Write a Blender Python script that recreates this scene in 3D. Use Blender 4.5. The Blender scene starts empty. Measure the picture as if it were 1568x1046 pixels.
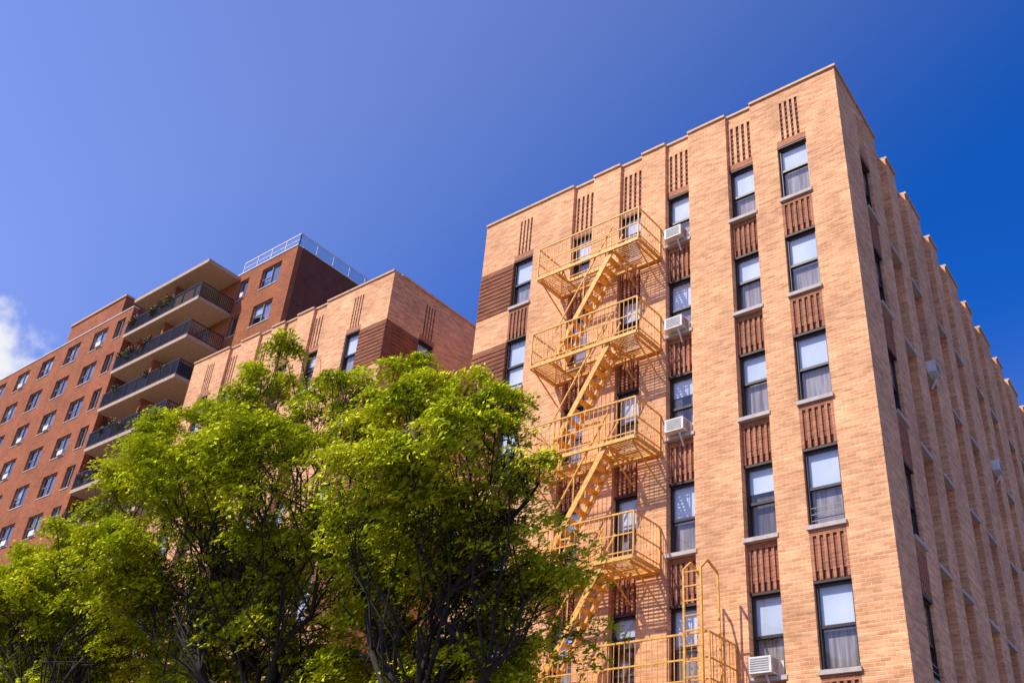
import bpy, math, random
import numpy as np
from mathutils import Vector, Matrix
import bmesh
random.seed(7); rng=np.random.default_rng(7)
S=bpy.context.scene
S.view_settings.view_transform='Standard'
S.view_settings.look='None'; S.view_settings.exposure=0; S.view_settings.gamma=1

def newmat(name):
    m=bpy.data.materials.new(name); m.use_nodes=True
    nt=m.node_tree; b=nt.nodes['Principled BSDF']; return m,nt,b
def N(nt,t,**k):
    n=nt.nodes.new(t)
    for a,v in k.items(): setattr(n,a,v)
    return n
def wallcoords(nt):
    g=N(nt,'ShaderNodeNewGeometry'); s=N(nt,'ShaderNodeSeparateXYZ')
    nt.links.new(g.outputs['Position'],s.inputs[0])
    a=N(nt,'ShaderNodeMath',operation='ADD'); nt.links.new(s.outputs[0],a.inputs[0]); nt.links.new(s.outputs[1],a.inputs[1])
    c=N(nt,'ShaderNodeCombineXYZ'); nt.links.new(a.outputs[0],c.inputs[0]); nt.links.new(s.outputs[2],c.inputs[1])
    return g,c
def brick(name,c1,c2,mort,bump=.8,stain=.28):
    m,nt,b=newmat(name); g,c=wallcoords(nt)
    t=N(nt,'ShaderNodeTexBrick'); nt.links.new(c.outputs[0],t.inputs['Vector'])
    t.inputs['Color1'].default_value=(*c1,1);t.inputs['Color2'].default_value=(*c2,1);t.inputs['Mortar'].default_value=(*mort,1)
    t.inputs['Scale'].default_value=1;t.inputs['Mortar Size'].default_value=.011;t.inputs['Mortar Smooth'].default_value=.3
    t.inputs['Brick Width'].default_value=.21;t.inputs['Row Height'].default_value=.08;t.inputs['Bias'].default_value=-.15
    n=N(nt,'ShaderNodeTexNoise');n.inputs['Scale'].default_value=.7;n.inputs['Detail'].default_value=8;n.inputs['Roughness'].default_value=.6
    nt.links.new(g.outputs['Position'],n.inputs['Vector'])
    r=N(nt,'ShaderNodeMapRange');r.inputs[1].default_value=.3;r.inputs[2].default_value=.7;r.inputs[3].default_value=1-stain;r.inputs[4].default_value=1+stain*.45
    nt.links.new(n.outputs['Fac'],r.inputs[0])
    n2=N(nt,'ShaderNodeTexNoise');n2.inputs['Scale'].default_value=1;n2.inputs['Detail'].default_value=4
    mp=N(nt,'ShaderNodeMapping');mp.inputs['Scale'].default_value=(2.2,11,1);nt.links.new(c.outputs[0],mp.inputs[0]);nt.links.new(mp.outputs[0],n2.inputs['Vector'])
    r2=N(nt,'ShaderNodeMapRange');r2.inputs[1].default_value=.3;r2.inputs[2].default_value=.7;r2.inputs[3].default_value=.72;r2.inputs[4].default_value=1.17
    nt.links.new(n2.outputs['Fac'],r2.inputs[0])
    mu=N(nt,'ShaderNodeMath',operation='MULTIPLY');nt.links.new(r.outputs[0],mu.inputs[0]);nt.links.new(r2.outputs[0],mu.inputs[1])
    v=N(nt,'ShaderNodeVectorMath',operation='SCALE');nt.links.new(t.outputs['Color'],v.inputs[0]);nt.links.new(mu.outputs[0],v.inputs['Scale'])
    nt.links.new(v.outputs[0],b.inputs['Base Color']);b.inputs['Roughness'].default_value=.9
    bp=N(nt,'ShaderNodeBump');bp.inputs['Strength'].default_value=bump;bp.inputs['Distance'].default_value=.014;bp.invert=True
    nt.links.new(t.outputs['Fac'],bp.inputs['Height']);nt.links.new(bp.outputs[0],b.inputs['Normal'])
    return m
def plain(name,col,rough=.7,metal=0,var=.15,scale=6,spec=.5):
    m,nt,b=newmat(name);g=N(nt,'ShaderNodeNewGeometry')
    n=N(nt,'ShaderNodeTexNoise');n.inputs['Scale'].default_value=scale;n.inputs['Detail'].default_value=5
    nt.links.new(g.outputs['Position'],n.inputs['Vector'])
    r=N(nt,'ShaderNodeMapRange');r.inputs[1].default_value=.3;r.inputs[2].default_value=.7;r.inputs[3].default_value=1-var;r.inputs[4].default_value=1+var
    nt.links.new(n.outputs['Fac'],r.inputs[0])
    v=N(nt,'ShaderNodeVectorMath',operation='SCALE');v.inputs[0].default_value=col;nt.links.new(r.outputs[0],v.inputs['Scale'])
    nt.links.new(v.outputs[0],b.inputs['Base Color']);b.inputs['Roughness'].default_value=rough;b.inputs['Metallic'].default_value=metal
    b.inputs['Specular IOR Level'].default_value=spec
    return m
M={}
M['brick']=brick('tan_brick',(.97,.49,.225),(.72,.305,.12),(.97,.59,.35))
M['band']=brick('dark_band_brick',(.36,.115,.045),(.24,.07,.03),(.36,.16,.09))
M['rib']=brick('rib_brick',(.54,.20,.09),(.40,.14,.06),(.56,.29,.18))
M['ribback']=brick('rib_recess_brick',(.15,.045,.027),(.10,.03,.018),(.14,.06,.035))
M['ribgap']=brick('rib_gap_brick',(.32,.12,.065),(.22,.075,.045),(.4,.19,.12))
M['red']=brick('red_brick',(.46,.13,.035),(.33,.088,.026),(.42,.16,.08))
M['shadered']=brick('shaded_red_brick',(.20,.05,.025),(.13,.035,.02),(.25,.09,.06))  # the tower's red brick, shade painted in for faces turned from the sun
M['stone']=plain('cast_stone',(.52,.45,.41),.8)
M['coping']=plain('coping_tile',(.62,.38,.22),.7)
M['white']=plain('white_painted_metal',(.74,.73,.70),.5)
M['frame']=plain('dark_bronze_frame',(.03,.02,.017),.45)
M['lframe']=plain('grey_aluminium_frame',(.30,.27,.26),.4)
M['steel']=plain('lintel_steel',(.05,.03,.025),.6)
M['esc']=plain('cream_painted_iron',(.80,.41,.065),.5,var=.3,scale=12)
M['dark']=plain('dark_interior',(.02,.018,.016),.9)
M['slab']=plain('balcony_concrete',(.50,.36,.25),.8)
M['rail']=plain('black_railing',(.025,.025,.03),.4)
M['panel']=plain('dark_balcony_panel',(.035,.033,.045),.5)
M['gold']=plain('bamboo_screen',(.42,.24,.07),.8,var=.4,scale=15)
M['bark']=plain('bark',(.028,.02,.014),.9,var=.4,scale=20)
M['asphalt']=plain('asphalt',(.05,.05,.05),.9)
M['concrete']=plain('sidewalk_concrete',(.25,.20,.17),.9)
M['groundm']=plain('ground_soil_grass',(.10,.085,.05),.95)
M['paint']=plain('road_paint',(.75,.75,.72),.7)
M['acg']=plain('ac_grille',(.30,.30,.30),.6)
M['flower']=plain('red_flowers',(.55,.05,.06),.7,var=.4,scale=9)
M['plant']=plain('balcony_plants',(.07,.12,.02),.7,var=.5,scale=9)
def glassmat(name,tint,refl):
    m=bpy.data.materials.new(name);m.use_nodes=True;nt=m.node_tree;nt.nodes.clear()
    o=N(nt,'ShaderNodeOutputMaterial');mx=N(nt,'ShaderNodeMixShader');tr=N(nt,'ShaderNodeBsdfTransparent');gl=N(nt,'ShaderNodeBsdfGlossy')
    tr.inputs[0].default_value=(*tint,1);gl.inputs['Roughness'].default_value=.02;gl.inputs[0].default_value=(1,1,1,1)
    lw=N(nt,'ShaderNodeLayerWeight');lw.inputs[0].default_value=.5
    pw=N(nt,'ShaderNodeMath',operation='POWER');pw.inputs[1].default_value=3.0;nt.links.new(lw.outputs['Facing'],pw.inputs[0])
    r=N(nt,'ShaderNodeMapRange');r.inputs[3].default_value=refl;r.inputs[4].default_value=.95
    nt.links.new(pw.outputs[0],r.inputs[0]);nt.links.new(r.outputs[0],mx.inputs[0]);nt.links.new(tr.outputs[0],mx.inputs[1]);nt.links.new(gl.outputs[0],mx.inputs[2])
    g=N(nt,'ShaderNodeNewGeometry');n=N(nt,'ShaderNodeTexNoise');n.inputs['Scale'].default_value=1.3
    nt.links.new(g.outputs['Position'],n.inputs['Vector'])
    bp=N(nt,'ShaderNodeBump');bp.inputs['Strength'].default_value=.3;bp.inputs['Distance'].default_value=.05
    nt.links.new(n.outputs['Fac'],bp.inputs['Height']);nt.links.new(bp.outputs[0],gl.inputs['Normal'])
    nt.links.new(mx.outputs[0],o.inputs[0]);return m
M['glass']=glassmat('window_glass',(.93,.95,.97),.07)
M['fglass']=glassmat('far_window_glass',(.75,.8,.85),.15)
def curtain(name,a,bc,sc):
    m,nt,b=newmat(name);g,c=wallcoords(nt)
    w=N(nt,'ShaderNodeTexNoise');w.inputs['Scale'].default_value=1;w.inputs['Detail'].default_value=3
    mp=N(nt,'ShaderNodeMapping');mp.inputs['Scale'].default_value=(sc,.8,1);nt.links.new(c.outputs[0],mp.inputs[0]);nt.links.new(mp.outputs[0],w.inputs['Vector'])
    cr=N(nt,'ShaderNodeValToRGB');cr.color_ramp.elements[0].position=.35;cr.color_ramp.elements[1].position=.65
    cr.color_ramp.elements[0].color=(*a,1);cr.color_ramp.elements[1].color=(*bc,1)
    nt.links.new(w.outputs['Fac'],cr.inputs[0]);nt.links.new(cr.outputs[0],b.inputs['Base Color']);b.inputs['Roughness'].default_value=.9
    return m
M['blind']=curtain('sky_reflection_blind',(.56,.64,.76),(.72,.78,.87),1.5)  # blinds; their blue-white stands in for sky reflected in the upper sash
M['curt']=curtain('grey_curtain',(.16,.14,.14),(.46,.40,.39),14)
M['curt2']=curtain('dim_curtain',(.07,.06,.06),(.20,.17,.16),9)

def empty(name,loc=(0,0,0)):
    e=bpy.data.objects.new(name,None);S.collection.objects.link(e);e.location=loc;return e
class Parts:
    def __init__(s,parent,pre=''):
        s.p=parent;s.d={};s.pre=pre
    def get(s,part,mat):
        return s.d.setdefault((part,mat),([],[]))
    def hexa(s,part,mat,pts):
        V,F=s.get(part,mat);b=len(V);V.extend([tuple(p) for p in pts])
        for f in ((0,3,2,1),(4,5,6,7),(0,1,5,4),(1,2,6,5),(2,3,7,6),(3,0,4,7)):F.append(tuple(b+i for i in f))
    def box(s,part,mat,x0,x1,y0,y1,z0,z1):
        s.hexa(part,mat,[(x0,y0,z0),(x1,y0,z0),(x1,y1,z0),(x0,y1,z0),(x0,y0,z1),(x1,y0,z1),(x1,y1,z1),(x0,y1,z1)])
    def prism(s,part,mat,poly,z0,z1):
        V,F=s.get(part,mat);b=len(V);n=len(poly)
        V.extend([(x,y,z0) for x,y in poly]+[(x,y,z1) for x,y in poly])
        F.append(tuple(b+i for i in range(n))[::-1]);F.append(tuple(b+n+i for i in range(n)))
        for i in range(n):
            j=(i+1)%n;F.append((b+i,b+j,b+n+j,b+n+i))
    def quad(s,part,mat,pts):
        V,F=s.get(part,mat);b=len(V);V.extend([tuple(p) for p in pts]);F.append(tuple(range(b,b+len(pts))))
    def bar(s,part,mat,p,q,w,h=None):
        h=h or w;p=Vector(p);q=Vector(q);d=(q-p).normalized()
        up=Vector((0,0,1)) if abs(d.z)<.95 else Vector((0,1,0))
        a=d.cross(up).normalized()*w/2;c=a.cross(d).normalized()*h/2
        s.hexa(part,mat,[p-a-c,p+a-c,p+a+c,p-a+c,q-a-c,q+a-c,q+a+c,q-a+c])
    def build(s):
        for (part,mat),(V,F) in s.d.items():
            me=bpy.data.meshes.new(part);me.from_pydata(V,[],F);me.validate();me.update()
            bm=bmesh.new();bm.from_mesh(me)
            if part not in('window_glass','window_curtains','guard_glass','flowers','plants'): bmesh.ops.recalc_face_normals(bm,faces=bm.faces)
            bm.to_mesh(me);bm.free()
            me.materials.append(M[mat]);o=bpy.data.objects.new(s.pre+part,me);S.collection.objects.link(o);o.parent=s.p
class Frame:
    def __init__(s,O,u,n):
        s.O=Vector((*O,0));s.u=Vector((*u,0));s.n=Vector((*n,0))
    def P(s,u,d,z): 
        r=s.O+s.u*u+s.n*d;return (r.x,r.y,z)
def fbox(P,fr,part,mat,u0,u1,d0,d1,z0,z1):
    P.hexa(part,mat,[fr.P(u0,d0,z0),fr.P(u1,d0,z0),fr.P(u1,d1,z0),fr.P(u0,d1,z0),fr.P(u0,d0,z1),fr.P(u1,d0,z1),fr.P(u1,d1,z1),fr.P(u0,d1,z1)])

def sash_window(P,fr,uL,uR,z0,z1,rec):
    D=-rec-.08; f=.05
    fm='frame'
    fbox(P,fr,'window_frames',fm,uL,uL+f,D-.12,D,z0,z1);fbox(P,fr,'window_frames',fm,uR-f,uR,D-.12,D,z0,z1)
    fbox(P,fr,'window_frames',fm,uL+f,uR-f,D-.12,D,z1-f,z1);fbox(P,fr,'window_frames',fm,uL+f,uR-f,D-.12,D,z0,z0+f)
    zm=(z0+z1)/2+random.choice((0,0,0,.0,-.03,.12))
    fbox(P,fr,'window_frames',fm,uL+f,uR-f,D-.10,D-.02,zm-.03,zm+.03)
    for (a,b,dd) in((zm+.03,z1-f,D-.03),(z0+f,zm-.03,D-.07)):
        P.quad('window_glass','glass',[fr.P(uL+f,dd,a),fr.P(uR-f,dd,a),fr.P(uR-f,dd,b),fr.P(uL+f,dd,b)])
    if random.random()<.3:
        for i in range(3): fbox(P,fr,'window_guards','lframe',uL+f,uR-f,D-.01,D+.005,z0+.12+i*.14,z0+.135+i*.14)
    r=random.random();cd=D-.10
    def cur(mat,a,b,l=0,rr=1,k=0):
        P.quad('window_curtains',mat,[fr.P(uL+(uR-uL)*l,cd-k,a),fr.P(uL+(uR-uL)*rr,cd-k,a),fr.P(uL+(uR-uL)*rr,cd-k,b),fr.P(uL+(uR-uL)*l,cd-k,b)])
    if r<.5: cur('blind',zm+random.uniform(-.12,.1),z1,k=.0); cur('curt',z0,z1,k=.05)
    elif r<.72: cur('blind',zm+random.uniform(.1,.35),z1,k=.0); cur('curt2',z0,z1,k=.07)
    elif r<.9: cur('curt',z0,z1,0,.36,k=.05);cur('curt',z0,z1,.68,1,k=.05);cur('blind',z1-.5,z1,k=.0);cur('curt2',z0,z1,k=.2)
    else: cur('blind',z0+.25,z1,k=.01)
def wide_window(P,fr,uL,uR,z0,z1):
    D=-.12;f=.06;fm='lframe'
    fbox(P,fr,'window_frames',fm,uL,uL+f,D-.1,D,z0,z1);fbox(P,fr,'window_frames',fm,uR-f,uR,D-.1,D,z0,z1)
    fbox(P,fr,'window_frames',fm,uL+f,uR-f,D-.1,D,z1-f,z1);fbox(P,fr,'window_frames',fm,uL+f,uR-f,D-.1,D,z0,z0+f)
    w=uR-uL
    for k in ([.5] if w<2.1 else [.33,.67]):
        if w>1: fbox(P,fr,'window_frames',fm,uL+w*k-.035,uL+w*k+.035,D-.09,D+.01,z0+f,z1-f)
    if w>1.2: fbox(P,fr,'window_frames',fm,uL+f,uL+w*.5-.035,D-.08,D-.01,(z0+z1)/2-.025,(z0+z1)/2+.025)
    P.quad('window_glass','fglass',[fr.P(uL+f,D-.05,z0+f),fr.P(uR-f,D-.05,z0+f),fr.P(uR-f,D-.05,z1-f),fr.P(uL+f,D-.05,z1-f)])
    r=random.random();cd=D-.12
    def cur(mat,a,b,l=0,rr=1):
        P.quad('window_curtains',mat,[fr.P(uL+w*l,cd,a),fr.P(uL+w*rr,cd,a),fr.P(uL+w*rr,cd,b),fr.P(uL+w*l,cd,b)])
    if r<.3: cur('blind',z0+(z1-z0)*random.uniform(.3,.7),z1,0,.5)
    if r>.6: cur('curt2',z0,z1,.5,1)
    if .2<r<.5: cur('curt',z0+(z1-z0)*random.uniform(0,.5),z1,.5,1)
    if random.random()<.3:
        fbox(P,fr,'window_ac_sleeve','white',uL+w*.55,uL+w*.9,D,D+.26,z0+.02,z0+.38)

def facade(P,fr,L,bays,heads,ztop,wh,brk='brick',style='hung',start=0,bandL=None,bandR=None,cop='coping',thick=.35):
    prev=start
    def pier(a,b,band):
        if band is None:
            fbox(P,fr,'walls',brk,a,b,-thick,0,0,ztop)
        else:
            zc=0
            for h in reversed(heads):
                z0=h-wh-.05
                if z0>zc: fbox(P,fr,'walls',brk,a,b,-thick,0,zc,z0)
                fbox(P,fr,'brick_bands','band',a,b,-thick,.0,z0,h)
                z=z0+.03
                while z<h-.08:
                    fbox(P,fr,'brick_bands','band',a+.001,b-.001,-.01,.02,z,z+.075);z+=.15
                zc=h
            fbox(P,fr,'walls',brk,a,b,-thick,0,zc,ztop)
        fbox(P,fr,'coping',cop,a,b,-thick-.02,.05,ztop,ztop+.07)
    for i,(c,w,rec,full) in enumerate(bays):
        uL=c-w/2;uR=c+w/2
        pier(prev,uL,bandL if i==0 else None);prev=uR
        zc=0
        for k in range(len(heads)-1,-1,-1):
            h=heads[k];z0=h-wh
            if style=='hung':
                if zc>0:
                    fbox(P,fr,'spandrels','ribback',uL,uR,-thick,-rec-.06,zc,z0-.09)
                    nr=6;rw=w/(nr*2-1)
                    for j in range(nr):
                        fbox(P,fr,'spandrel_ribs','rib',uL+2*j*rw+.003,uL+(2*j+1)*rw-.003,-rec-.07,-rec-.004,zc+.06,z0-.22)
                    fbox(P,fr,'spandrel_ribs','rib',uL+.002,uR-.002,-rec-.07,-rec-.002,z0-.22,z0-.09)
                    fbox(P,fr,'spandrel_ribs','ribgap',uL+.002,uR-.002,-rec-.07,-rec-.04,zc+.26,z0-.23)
                    fbox(P,fr,'lintels','steel',uL,uR,-rec-.1,-rec-.01,zc,zc+.05)
                else: fbox(P,fr,'walls',brk,uL,uR,-thick,-rec,zc,z0-.09)
                fbox(P,fr,'sills','stone',uL-.03,uR+.03,-.33,max(-rec+.06,.03),z0-.09,z0)
                sash_window(P,fr,uL,uR,z0,h,rec)
            else:
                fbox(P,fr,'walls',brk,uL,uR,-thick,0,zc,z0-.07)
                fbox(P,fr,'sills','stone',uL,uR,-.3,.04,z0-.07,z0)
                wide_window(P,fr,uL,uR,z0,h)
            zc=h
        if style=='hung':
            zr=ztop-.42
            fbox(P,fr,'lintels','steel',uL,uR,-rec-.1,-rec-.01,zc,zc+.05)
            fbox(P,fr,'walls',brk,uL,uR,-thick,-rec-.045,zc+.05,zr)
            nr=5;rw=w/(nr*2-1+2);a0=uL+rw
            if rec==0: fbox(P,fr,'walls',brk,uL,a0,-.06,0,zc+.25,zr);fbox(P,fr,'walls',brk,uR-rw,uR,-.06,0,zc+.25,zr)
            else: a0=uL;rw=w/(nr*2-1)
            for j in range(nr):
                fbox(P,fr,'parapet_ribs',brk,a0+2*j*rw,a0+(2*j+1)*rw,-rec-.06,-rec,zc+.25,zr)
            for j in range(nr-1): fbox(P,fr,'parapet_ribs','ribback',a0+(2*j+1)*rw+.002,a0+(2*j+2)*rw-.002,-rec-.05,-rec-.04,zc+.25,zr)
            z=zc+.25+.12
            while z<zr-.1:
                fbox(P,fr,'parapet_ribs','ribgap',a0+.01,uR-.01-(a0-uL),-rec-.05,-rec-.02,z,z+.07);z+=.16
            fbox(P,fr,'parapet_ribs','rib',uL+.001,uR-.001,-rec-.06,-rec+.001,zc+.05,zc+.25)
            fbox(P,fr,'walls',brk,uL,uR,-thick,-rec,zr,ztop)
            fbox(P,fr,'coping',cop,uL,uR,-thick-.02,-rec+.05,ztop,ztop+.07)
        else:
            fbox(P,fr,'walls',brk,uL,uR,-thick,0,zc,ztop)
            fbox(P,fr,'coping',cop,uL,uR,-thick-.02,.05,ztop,ztop+.07)
    pier(prev,L,bandR)

ZT=22.25;heads=[20.26-2.894*k for k in range(7)];WH=1.69
A=empty('tan_brick_apartment_building',(0,0,0));P=Parts(A)
W=.75
cols=[1.70,3.90,5.61,7.15,9.08,10.55]
frR=Frame((-18.27,18.4),(1,0),(0,-1))
facade(P,frR,11.48,[(c,W+(.04 if i==5 else 0),0 if i in(0,5) else .11,0) for i,c in enumerate(cols)],heads,ZT,WH,bandL=1)
ux,uy=-.07/math.hypot(.07,.9975),.9975/math.hypot(.07,.9975)
frS=Frame((-6.39,18.4),(ux,uy),(uy,-ux))
a=frS.P(.4,0,0);b=frS.P(.4,-.35,0)
P.prism('walls','brick',[(-6.79,18.4),(-6.39,18.4),(a[0],a[1]),(b[0],b[1]),(-6.79,18.75)],0,ZT)
a=frS.P(.4,.05,0);b=frS.P(.4,-.37,0)
P.prism('coping','coping',[(-6.79,18.35),(-6.34,18.35),(a[0],a[1]),(b[0],b[1]),(-6.79,18.77)],ZT,ZT+.07)
sb=[(1.75,.75,0,0)]
u=3.55;i=0
while u<33: sb.append((u,.9,.19,0));u+=(1.75,2.35)[i%2];i+=1
facade(P,frS,34,sb,heads,ZT,WH,start=.4)
frL=Frame((-34.44,18.4),(1,0),(0,-1))
facade(P,frL,11.88,[(11.88-c,W,0 if i in(0,5) else .11,0) for i,c in reversed(list(enumerate(cols)))],heads,ZT,WH,bandR=1)
frC=Frame((-22.56,18.4),(0,1),(1,0))
facade(P,frC,14,[(1.95,.75,0,0),(7.5,.75,0,0),(10.5,.75,0,0)],heads,ZT,WH,start=.35,bandL=1)
frB=Frame((-22.2,32.4),(1,0),(0,-1))
facade(P,frB,3.6,[(1.8,.75,0,0)],heads,ZT,WH)
P.box('walls','brick',-18.27,-17.92,18.75,32.4,0,ZT);P.box('coping','coping',-18.32,-17.9,18.77,32.4,ZT,ZT+.07)
P.box('walls','brick',-34.44,-34.09,18.75,50,0,ZT);P.box('coping','coping',-34.49,-34.07,18.77,50,ZT,ZT+.07)
e0=frS.P(.9,-.9,0);e1=frS.P(33,-.9,0)
P.prism('core','dark',[(-17.6,19.3),(e0[0],e0[1]),(e1[0],e1[1]),(-17.6,51)],0.02,21.4)
P.box('core','dark',-34.0,-23.4,19.3,50,0.02,21.4);P.box('core','dark',-23.3,-17.7,33.2,50,0.02,21.35)
P.build()

def ac(fr,uc,z0,d0,w=.50,h=.34,dep=.42):
    e=empty('window_air_conditioner');Q=Parts(e)
    fbox(Q,fr,'casing','white',uc-w/2,uc+w/2,d0,d0+dep,z0+.02,z0+h)
    for i in range(6):
        z=z0+.06+i*.045
        fbox(Q,fr,'grille','acg',uc-w/2+.05,uc+w/2-.05,d0+dep,d0+dep+.008,z,z+.02)
        fbox(Q,fr,'grille','acg',uc+w/2,uc+w/2+.008,d0+.12,d0+dep-.05,z,z+.02)
    Q.bar('bracket','white',fr.P(uc+.1,d0+dep-.08,z0),fr.P(uc+.1,-.05,z0-.3),.035)
    fbox(Q,fr,'side_panel','white',uc-w/2-.06,uc+w/2+.06,d0-.03,d0-.005,z0+.02,z0+h)
    Q.build()
for k in (0,1,2): ac(frR,7.13,heads[k]-WH,-.19)
ac(frR,9.02,heads[4]-WH,-.19)
for (i,k) in((2,1),(5,1),(6,2),(10,2)): ac(frS,sb[i][0],heads[k]-WH,-.22,dep=.42)

E=empty('fire_escape');Q=Parts(E)
def railing(p,q,h=1.0,bal=.13,s=0,top=0):
    p=Vector(p);q=Vector(q);L=(q-p).length;n=max(1,int(L/bal))
    up=Vector((0,0,h))
    Q.bar('railing','esc',p+up*(1-top),q+up*(1-top),.038-top);Q.bar('railing','esc',p+up*(.5-top),q+up*(.5-top),.02,.03);Q.bar('railing','esc',p+up*(.09+top),q+up*(.09+top),.025)
    for i in range(s,n+1):
        a=p.lerp(q,i/n);w=.034 if i in(0,n) else .013
        Q.bar('railing','esc',a,a+up,w)
Y0,Y1=17.32,18.37
for k in range(5):
    z=18.25-2.894*k;xl,xr=-15.0,-11.65
    if k==4: xr=-9.85
    for n_,(p,q) in enumerate((((xl,Y0),(xr,Y0)),((xl,Y1),(xr,Y1)),((xl,Y0),(xl,Y1)),((xr,Y0),(xr,Y1)),((-14.35,17.86),(-12.5,17.86)),((-14.35,Y0),(-14.35,17.86)),((-12.5,Y0),(-12.5,17.86)))):
        dz=.05+(.004 if n_>1 else 0)
        Q.bar('platform_frame','esc',(*p,z-dz),(*q,z-dz),.05,.09)
    y=Y0+.05
    while y<Y1:
        segs=[(xl,xr)] if y>17.88 else [(xl,-14.37),(-12.48,xr)]
        for s,e in segs: Q.bar('platform_slats','esc',(s,y,z+.006),(e,y,z+.006),.028,.012)
        y+=.07
    for x in (xl+.1,-14.27,-13.3,-12.42,xr-.1):
        if x in(xl+.1,-12.42,xr-.1): Q.bar('brackets','esc',(x,Y0+.03,z-.13),(x,Y1+.02,z-.7),.03)
        Q.bar('brackets','esc',(x,Y0,z-.125) if x!=-13.3 else (x,17.86,z-.125),(x,Y1,z-.125),.04,.05)
    railing((xl,Y0,z),(xr,Y0,z));railing((xl,Y0,z),(xl,Y1,z),s=1,top=.006);railing((xr,Y0,z),(xr,Y1,z),s=1,top=.006)
    railing((-14.3,17.86,z),(-12.9,17.86,z),.95,bal=.3)
    if k<4:
        zl=z-2.894;a=(-12.5,z);b=(-14.3,zl)
        for yy in(17.375,17.845):
            Q.bar('stair_stringers','esc',(a[0],yy,a[1]-.03),(b[0],yy,b[1]),.03,.14)
            Q.bar('stair_handrails','esc',(a[0],yy,a[1]+.8),(b[0],yy,b[1]+.85),.032)
            for t in(.12,.5,.88):
                xx=a[0]+(b[0]-a[0])*t;zz=a[1]+(b[1]-a[1])*t;Q.bar('stair_handrails','esc',(xx,yy,zz),(xx,yy,zz+.82),.024)
        for i in range(1,12):
            t=i/12;xx=a[0]+(b[0]-a[0])*t;zz=a[1]+(b[1]-a[1])*t
            Q.box('stair_treads','esc',xx-.09,xx+.09,17.392,17.828,zz-.012,zz+.012)
for xx in(-10.35,-9.95):
    Q.bar('drop_ladder','esc',(xx,17.22,3.4),(xx,17.22,8.95),.042)
    Q.bar('drop_ladder','esc',(xx,17.22,8.95),(xx,17.5,9.2),.039);Q.bar('drop_ladder','esc',(xx,17.5,9.2),(xx,17.9,9.05),.042)
    Q.bar('drop_ladder','esc',(xx,17.9,9.05),(xx,17.95,6.67),.037)
z=3.5
while z<8.9: Q.bar('drop_ladder','esc',(-10.35,17.22,z),(-9.95,17.22,z),.025);z+=.3
Q.build()

B=empty('red_brick_apartment_tower');P=Parts(B,'tower_')
ZF=39.4;hf=[38.8-2.85*k for k in range(14)];WF=1.6
f1=Frame((-100,26.4),(1,0),(0,-1))
facade(P,f1,40,[(X+100,1.9,0,0) for X in(-97.9,-94.1,-90.3,-86.5,-82.75,-78.95,-75.15,-71.4,-67.6,-63.9)]+[(38.75,1.1,0,0)],hf,ZF,WF,brk='red',style='wide',cop='white')
f2=Frame((-60,28.3),(1,0),(0,-1))
facade(P,f2,15.5,[(2.4,2.2,0,0),(6.6,2.4,0,0),(10.35,.9,0,0),(13.15,1.95,0,0)],hf,ZF,WF,brk='red',style='wide',cop='white')
P.box('walls','shadered',-60.35,-60.0,26.75,28.3,0,ZF-.01)
P.box('walls','shadered',-44.85,-44.5,28.65,35.5,0,ZF);P.box('coping','white',-44.87,-44.45,28.67,35.5,ZF,ZF+.07)
P.box('core','dark',-99.5,-61,27.3,45,.02,ZF-.6);P.box('core','dark',-61,-45.2,29.2,45,.02,ZF-.7)
P.box('walls','shadered',-61,-44.5,35.5,45,0,ZF-1.5)
P.box('penthouse','red',-72.5,-64.6,27.6,33,ZF-.5,42.75);P.box('penthouse_coping','coping',-72.6,-64.5,27.5,33.1,42.75,42.9)
def rrail(p,q):
    p=Vector(p);q=Vector(q);n=int((q-p).length/1.3)
    P.bar('roof_railing','white',p+Vector((0,0,1)),q+Vector((0,0,1)),.06);P.bar('roof_railing','white',p+Vector((0,0,.15)),q+Vector((0,0,.15)),.05)
    P.bar('roof_railing','white',p+Vector((0,0,.57)),q+Vector((0,0,.57)),.035)
    for i in range(n+1):
        a=p.lerp(q,i/n);P.bar('roof_railing','white',a,a+Vector((0,0,1)),.05)
    P.quad('guard_glass','fglass',[p+Vector((0,0,.15)),q+Vector((0,0,.15)),q+Vector((0,0,1)),p+Vector((0,0,1))])
rrail((-50.4,28.45,ZF+.07),(-44.65,28.45,ZF+.07));rrail((-44.65,28.45,ZF+.07),(-44.65,35.4,ZF+.07))
bx0,bx1,by0,by1=-58.9,-50.3,25.8,28.28
P.box('balcony_canopy','slab',bx0,bx1,by0,by1,38.95,39.2)
def clump(part,mat,c,r,n,s):
    for _ in range(n):
        v=Vector(rng.normal(size=3)).normalized()*r*random.random()**.4;p=Vector(c)+v
        a=Vector(rng.normal(size=3)).normalized();b2=a.cross(Vector(rng.normal(size=3))).normalized()
        P.quad(part,mat,[p-a*s,p+b2*s*.6,p+a*s,p-b2*s*.6])
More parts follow.
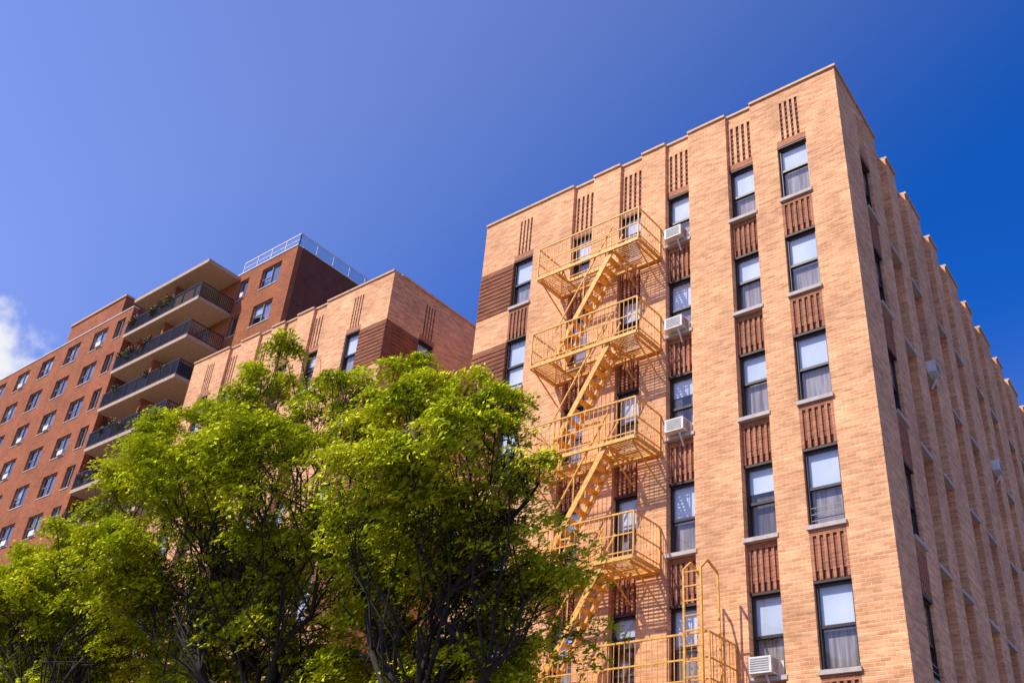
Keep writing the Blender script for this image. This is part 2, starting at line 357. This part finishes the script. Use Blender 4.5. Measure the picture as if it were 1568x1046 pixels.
for k in range(13):
    z=36.3-2.85*k
    if z<1:break
    P.box('balcony_slabs','slab',bx0,bx1,by0,by1,z-.24,z)
    for j,(p,q) in enumerate((((bx0,by0+.06),(bx1-.06,by0+.06)),((bx1-.06,by0+.06),(bx1-.06,by1)),((bx0+.05,by0+.06),(bx0+.05,by1)))):
        p=Vector((*p,z));q=Vector((*q,z));n=int((q-p).length/.13)
        P.bar('balcony_railings','rail',p+Vector((0,0,1.08)),q+Vector((0,0,1.08)),.06);P.bar('balcony_railings','rail',p+Vector((0,0,.1)),q+Vector((0,0,.1)),.05)
        for i in range(n+1):
            a=p.lerp(q,i/n);P.bar('balcony_railings','rail',a,a+Vector((0,0,1.08)),.06 if i%10==0 else .035)
        o=Vector((0,.04,0)) if j==0 else Vector((-.04,0,0))
        segs=[(0,.3),(.34,.62),(.66,1)] if j==0 else [(0.02,.98)]
        for s0,s1 in segs:
            gold=(k==0 and (j==1 or s1==1))
            if gold or random.random()<.3:
                a=p.lerp(q,s0)+o;b=p.lerp(q,s1)+o
                P.quad('guard_panels','gold' if gold else 'panel',[a+Vector((0,0,.14)),b+Vector((0,0,.14)),b+Vector((0,0,.95)),a+Vector((0,0,.95))])
    for _ in range(12 if k<2 else 4):
        x=random.uniform(bx0+.3,bx0+5 if k<2 else bx1-.3);c=(x,by0+.12,z+random.uniform(.6,1.3))
        clump('plants','plant',c,.32,60,.09)
        if random.random()<.6: clump('flowers','flower',(x,by0+.0,c[2]+.1),.25,22,.07)
    P.box('balcony_divider','red',-54.7,-54.5,26.3,28.29,z,z+2.6)
P.build()

def sheet(name,mat,x0,x1,y0,y1,z):
    me=bpy.data.meshes.new(name);me.from_pydata([(x0,y0,z),(x1,y0,z),(x1,y1,z),(x0,y1,z)],[],[(0,1,2,3)]);me.materials.append(M[mat])
    o=bpy.data.objects.new(name,me);S.collection.objects.link(o);return o
sheet('ground','groundm',-1500,1500,-1500,1500,-.15)
sheet('road','asphalt',-400,400,1.1,8.2,-.10)
R=empty('road_markings');q=Parts(R)
for i in range(-20,20): q.box('dash','paint',i*6,i*6+2.5,4.6,4.72,-.098,-.094)
q.build()
Wk=empty('sidewalk');q=Parts(Wk)
q.box('kerb_slab','concrete',-400,1.5,8.2,18.38,-.14,0.0);q.box('kerb_slab','concrete',-400,400,-5,1.1,-.14,.01)
q.box('bounce_paving','concrete',-6.2,1.5,18.38,90,-.14,0.0)  # unseen paving, added to bounce sunlight onto the side wall
q.box('bounce_paving','concrete',9,14,8.2,90,-.14,0.0)
q.build()
sheet('side_street','asphalt',1.5,9,8.2,90,-.096)

def leafmat(name):
    m=bpy.data.materials.new(name);m.use_nodes=True;nt=m.node_tree;nt.nodes.clear()
    o=N(nt,'ShaderNodeOutputMaterial');g=N(nt,'ShaderNodeNewGeometry')
    cr=N(nt,'ShaderNodeValToRGB');cr.color_ramp.elements[0].color=(.13,.19,.008,1);cr.color_ramp.elements[1].color=(.84,.80,.05,1)
    e=cr.color_ramp.elements.new(.5);e.color=(.46,.52,.018,1)
    n=N(nt,'ShaderNodeTexNoise');n.inputs['Scale'].default_value=1.1;nt.links.new(g.outputs['Position'],n.inputs['Vector'])
    ma=N(nt,'ShaderNodeMath',operation='MULTIPLY_ADD');ma.inputs[1].default_value=.5;nt.links.new(g.outputs['Random Per Island'],ma.inputs[0])
    ms=N(nt,'ShaderNodeMath',operation='MULTIPLY_ADD');ms.inputs[1].default_value=1.3;ms.inputs[2].default_value=-.36;nt.links.new(n.outputs['Fac'],ms.inputs[0]);nt.links.new(ms.outputs[0],ma.inputs[2])
    nt.links.new(ma.outputs[0],cr.inputs[0])
    d=N(nt,'ShaderNodeBsdfDiffuse');nt.links.new(cr.outputs[0],d.inputs[0])
    t=N(nt,'ShaderNodeBsdfTranslucent');nt.links.new(cr.outputs[0],t.inputs[0])
    mx=N(nt,'ShaderNodeMixShader');mx.inputs[0].default_value=.13;nt.links.new(d.outputs[0],mx.inputs[1]);nt.links.new(t.outputs[0],mx.inputs[2]);nt.links.new(mx.outputs[0],o.inputs[0])
    return m
M['leaf']=leafmat('tree_leaves')
def tube(V,F,pts,rad,n=6):
    b0=len(V)
    for i,p in enumerate(pts):
        d=(pts[min(i+1,len(pts)-1)]-pts[max(i-1,0)]).normalized()
        a=d.cross(Vector((.3,1,.1))).normalized();c=d.cross(a)
        for j in range(n):
            t=2*math.pi*j/n;V.append(tuple(p+(a*math.cos(t)+c*math.sin(t))*rad[i]))
        if i:
            for j in range(n):
                F.append((b0+(i-1)*n+j,b0+(i-1)*n+(j+1)%n,b0+i*n+(j+1)%n,b0+i*n+j))
def curve(p,q,k,jit,sag=.12):
    out=[];d=q-p;L=d.length
    for i in range(k+1):
        t=i/k;a=p+d*t+Vector((0,0,sag*L*math.sin(math.pi*t)*.3))
        if 0<i<k:a+=Vector((random.gauss(0,jit),random.gauss(0,jit),random.gauss(0,jit)))*L*.1
        out.append(a)
    return out
def tree(trunk,fork,clumps,dens=1.0):
    T=empty('street_tree',(trunk[0],trunk[1],0));off=Vector((trunk[0],trunk[1],0))
    V=[];F=[];pads=[]
    base=Vector((trunk[0],trunk[1],-.1));fk=Vector(fork)
    tube(V,F,curve(base,fk,5,.3),[.16,.14,.125,.12,.11,.10],9)
    cl=[]
    for (x,y,z,r) in clumps:
        low=z<6.9
        if low: # lower boughs sit further back, in the shade of the crown above
            x*=1.09;y+=1.05;z+=.62;r*=1.08
        elif z<8.3: y-=.35
        cl.append((Vector((x,y,z)),r*.68,1))
        nb=2 if r<.5 else (5 if r<.8 else 9)
        if low: nb+=2
        for _ in range(nb):
            v=Vector(rng.normal(size=3)).normalized()
            cl.append((Vector((x+v.x*r*.8,y+v.y*r*.8,z+abs(v.z)*r*.72 if random.random()<.55 else z+v.z*r*.75)),r*random.uniform(.28,.44),1.15))
        if r>.55: cl.append((Vector((x+random.uniform(-.3,.3),y+1.0,z-.4)),r*.95,.6))
    ns=6
    srt=sorted(cl,key=lambda c:c[0].x)
    for i in range(ns):
        g=srt[i*len(srt)//ns:(i+1)*len(srt)//ns]
        cen=sum((c[0] for c in g),Vector())/len(g);cen.z=min(cen.z,max(c[0].z for c in g)-1)+.2
        st=curve(fk,cen,6,.5);tube(V,F,st,[.055-.005*j for j in range(7)],7)
        for c,r,dn in g:
            j=random.randint(2,6);s=st[j]
            if c.z<s.z: s=st[2]
            br=curve(s,c,5,.7);tube(V,F,br,[.021-.003*m for m in range(6)],5)
            npad=max(5,int(70*r*r*dens*dn+6))
            for _ in range(npad):
                v=Vector(rng.normal(size=3)).normalized()*(random.random()**.4)
                pp=c+Vector((v.x*r*1.15,v.y*r*1.15,v.z*r*.85));pr=random.uniform(.11,.25)
                pads.append((pp,pr,v))
                if random.random()<.4:
                    sp=random.choice(br[3:]);tube(V,F,curve(sp,pp,3,1.0),[.008,.006,.005,.003],3)
    me=bpy.data.meshes.new('branches');me.from_pydata(V,[],F);me.materials.append(M['bark'])
    for p in me.polygons:p.use_smooth=True
    o=bpy.data.objects.new('trunk_and_branches',me);S.collection.objects.link(o);o.parent=T;o.location=-off
    C=[]
    for pp,pr,v in pads:
        n=int(66*(pr/.25)**2)+7
        ang=rng.uniform(0,2*np.pi,n);rr=pr*np.sqrt(rng.uniform(0,1,n))*rng.uniform(.8,1.45,n)
        loc=np.stack([rr*np.cos(ang),rr*np.sin(ang),rng.normal(0,.03,n)],1)
        tx,ty=v.x*.5+random.gauss(0,.22),v.y*.5+random.gauss(0,.22)-.15
        loc[:,2]-=loc[:,0]*tx+loc[:,1]*ty+.35*rr*rr/pr
        C.append(loc+np.array(pp))
    C=np.concatenate(C);n=len(C)
    nm=rng.normal(size=(n,3))*.36+np.array([-.28,-.72,.87]);nm/=np.linalg.norm(nm,axis=1)[:,None]
    d=rng.normal(size=(n,3));d-=nm*(d*nm).sum(1)[:,None];d/=np.linalg.norm(d,axis=1)[:,None];s=np.cross(nm,d)
    ln=rng.uniform(.034,.064,n)[:,None];wd=ln*.46
    vv=np.stack([C-d*ln,C+s*wd-d*ln*.1,C+d*ln-nm*ln*.25,C-s*wd-d*ln*.1],1).reshape(-1,3)
    me=bpy.data.meshes.new('leaves');me.vertices.add(4*n);me.vertices.foreach_set('co',vv.ravel())
    me.loops.add(4*n);me.loops.foreach_set('vertex_index',np.arange(4*n,dtype=np.int32));me.polygons.add(n)
    me.polygons.foreach_set('loop_start',np.arange(0,4*n,4,dtype=np.int32));me.polygons.foreach_set('loop_total',np.full(n,4,dtype=np.int32))
    me.update();me.validate();me.materials.append(M['leaf'])
    o=bpy.data.objects.new('foliage',me);S.collection.objects.link(o);o.parent=T;o.location=-off
tree((-13.2,9.6),(-13.0,9.9,3.4),[(-13.90,9,11.0,.42),(-14.94,9.5,10.7,.7),(-15.23,9,9.87,.97),(-17.3,9,10.1,.62),(-13.23,9.5,9.8,.70),(-14.66,8.5,8.23,1.11),(-12.42,8.5,7.79,1.12),(-11.4,9,6.5,1.05),(-14.2,9,6.8,1.18),(-16.2,9,8.9,.8),(-12.6,9,5.5,1.0),(-15.2,9,5.8,1.0),(-16.6,9.2,7.3,.9),(-13.9,9.2,4.6,.9),(-11.9,9.3,4.7,.8),(-13.4,8.9,6.0,.8)])
tree((-10.0,9.8),(-10.0,9.9,3.2),[(-12.04,9.5,9.9,.62),(-10.48,9,8.58,.72),(-10.66,9.5,9.65,.56),(-9.65,9.5,9.05,.54),(-8.67,9.5,8.5,.52),(-8.85,9,7.43,.85),(-9.8,8.5,7.0,.89),(-8.2,9.5,7.95,.42),(-7.7,9.5,7.35,.3),(-8.0,9,6.6,.62),(-9.3,9,6.0,.95),(-8.2,9.5,5.7,.6),(-9.1,9.5,5.2,.85),(-7.6,9.5,5.6,.36),(-11.3,9.2,8.4,.65),(-10.3,9.3,4.7,.85),(-8.5,9.5,4.6,.65),(-10.6,8.9,5.9,.8)])
tree((-19.8,9.8),(-19.8,9.9,3.0),[(-18.36,9,9.2,.75),(-19.21,9,8.45,.79),(-17.2,9,7.3,.96),(-21.8,9.5,7.9,.91),(-19.4,9.5,6.5,1.14),(-21.9,9.5,6.7,1.0),(-20.4,9.3,7.7,.8),(-18.2,9,6.2,1.0),(-23.6,9.5,7.8,.95),(-17.2,9.6,5.6,1.0),(-23.5,9.8,6.2,1.0),(-22.6,9.5,8.5,.65),(-20.6,9.4,5.4,1.0),(-18.9,9.4,5.2,.9)])

sd=Vector((-.52,-1.12,1.35)).normalized()
el=math.asin(sd.z);rot=math.atan2(sd.x,sd.y)
sl=bpy.data.lights.new('sun','SUN');sl.energy=5;sl.angle=math.radians(.5);sl.color=(1,.92,.80)
so=bpy.data.objects.new('sun',sl);S.collection.objects.link(so);so.rotation_euler=sd.to_track_quat('Z','Y').to_euler()
w=bpy.data.worlds.new('World');S.world=w;w.use_nodes=True;nt=w.node_tree;nt.nodes.clear()
o=N(nt,'ShaderNodeOutputWorld');bg=N(nt,'ShaderNodeBackground');sk=N(nt,'ShaderNodeTexSky',sky_type='NISHITA')
sk.sun_disc=False;sk.sun_elevation=el;sk.sun_rotation=rot;sk.ozone_density=4;sk.dust_density=.3;sk.air_density=1
tc=N(nt,'ShaderNodeTexCoord');nm=N(nt,'ShaderNodeVectorMath',operation='NORMALIZE');nt.links.new(tc.outputs['Generated'],nm.inputs[0])
dt=N(nt,'ShaderNodeVectorMath',operation='DOT_PRODUCT');dt.inputs[1].default_value=sd;nt.links.new(nm.outputs[0],dt.inputs[0])
ab=N(nt,'ShaderNodeMath',operation='ABSOLUTE');nt.links.new(dt.outputs['Value'],ab.inputs[0])
hz=N(nt,'ShaderNodeMapRange',interpolation_type='SMOOTHSTEP');hz.inputs[1].default_value=.04;hz.inputs[2].default_value=.5;nt.links.new(ab.outputs[0],hz.inputs[0])
tint=N(nt,'ShaderNodeMixRGB');tint.inputs[1].default_value=(.08,.72,1.85,1);tint.inputs[2].default_value=(1.9,1.7,2.3,1);nt.links.new(hz.outputs[0],tint.inputs[0])
mu=N(nt,'ShaderNodeMixRGB',blend_type='MULTIPLY');mu.inputs[0].default_value=1;nt.links.new(sk.outputs[0],mu.inputs[1]);nt.links.new(tint.outputs[0],mu.inputs[2])
sz=N(nt,'ShaderNodeSeparateXYZ');nt.links.new(nm.outputs[0],sz.inputs[0])
hh=N(nt,'ShaderNodeMapRange',interpolation_type='SMOOTHSTEP');hh.inputs[1].default_value=.58;hh.inputs[2].default_value=.05;hh.inputs[3].default_value=0;hh.inputs[4].default_value=.6;nt.links.new(sz.outputs[2],hh.inputs[0])
hm=N(nt,'ShaderNodeMixRGB');hm.inputs[2].default_value=(3.3,2.9,4.4,1);nt.links.new(hh.outputs[0],hm.inputs[0]);nt.links.new(mu.outputs[0],hm.inputs[1])
cd=Vector((-.868,.266,.416)).normalized()
ds=N(nt,'ShaderNodeVectorMath',operation='DISTANCE');ds.inputs[1].default_value=cd;nt.links.new(nm.outputs[0],ds.inputs[0])
nz=N(nt,'ShaderNodeTexNoise');nz.inputs['Scale'].default_value=26;nz.inputs['Detail'].default_value=7;nz.inputs['Roughness'].default_value=.55;nt.links.new(nm.outputs[0],nz.inputs['Vector'])
m1=N(nt,'ShaderNodeMath',operation='MULTIPLY_ADD');m1.inputs[1].default_value=-.11;nt.links.new(nz.outputs['Fac'],m1.inputs[0]);nt.links.new(ds.outputs['Value'],m1.inputs[2])
mr=N(nt,'ShaderNodeMapRange',interpolation_type='SMOOTHSTEP');mr.inputs[1].default_value=.010;mr.inputs[2].default_value=-.030;mr.inputs[3].default_value=0;mr.inputs[4].default_value=1
nt.links.new(m1.outputs[0],mr.inputs[0])
mx=N(nt,'ShaderNodeMixRGB');mx.inputs[2].default_value=(8.4,8.5,8.9,1);nt.links.new(mr.outputs[0],mx.inputs[0]);nt.links.new(hm.outputs[0],mx.inputs[1])
nt.links.new(mx.outputs[0],bg.inputs[0]);bg.inputs[1].default_value=.105;nt.links.new(bg.outputs[0],o.inputs[0])

Xa=Vector((0.77042,0.63258,0.0793));Dn=Vector((-0.28842,0.45677,-0.84153));Fw=Vector((-0.56856,0.62546,0.53436))
cam=bpy.data.cameras.new('camera');co=bpy.data.objects.new('camera',cam);S.collection.objects.link(co)
m=Matrix((( Xa.x,-Dn.x,-Fw.x,0),(Xa.y,-Dn.y,-Fw.y,0),(Xa.z,-Dn.z,-Fw.z,1.6),(0,0,0,1)))
co.matrix_world=m;cam.sensor_width=36;cam.lens=36*1543/1568;cam.clip_end=5000;cam.clip_start=.1
S.camera=co
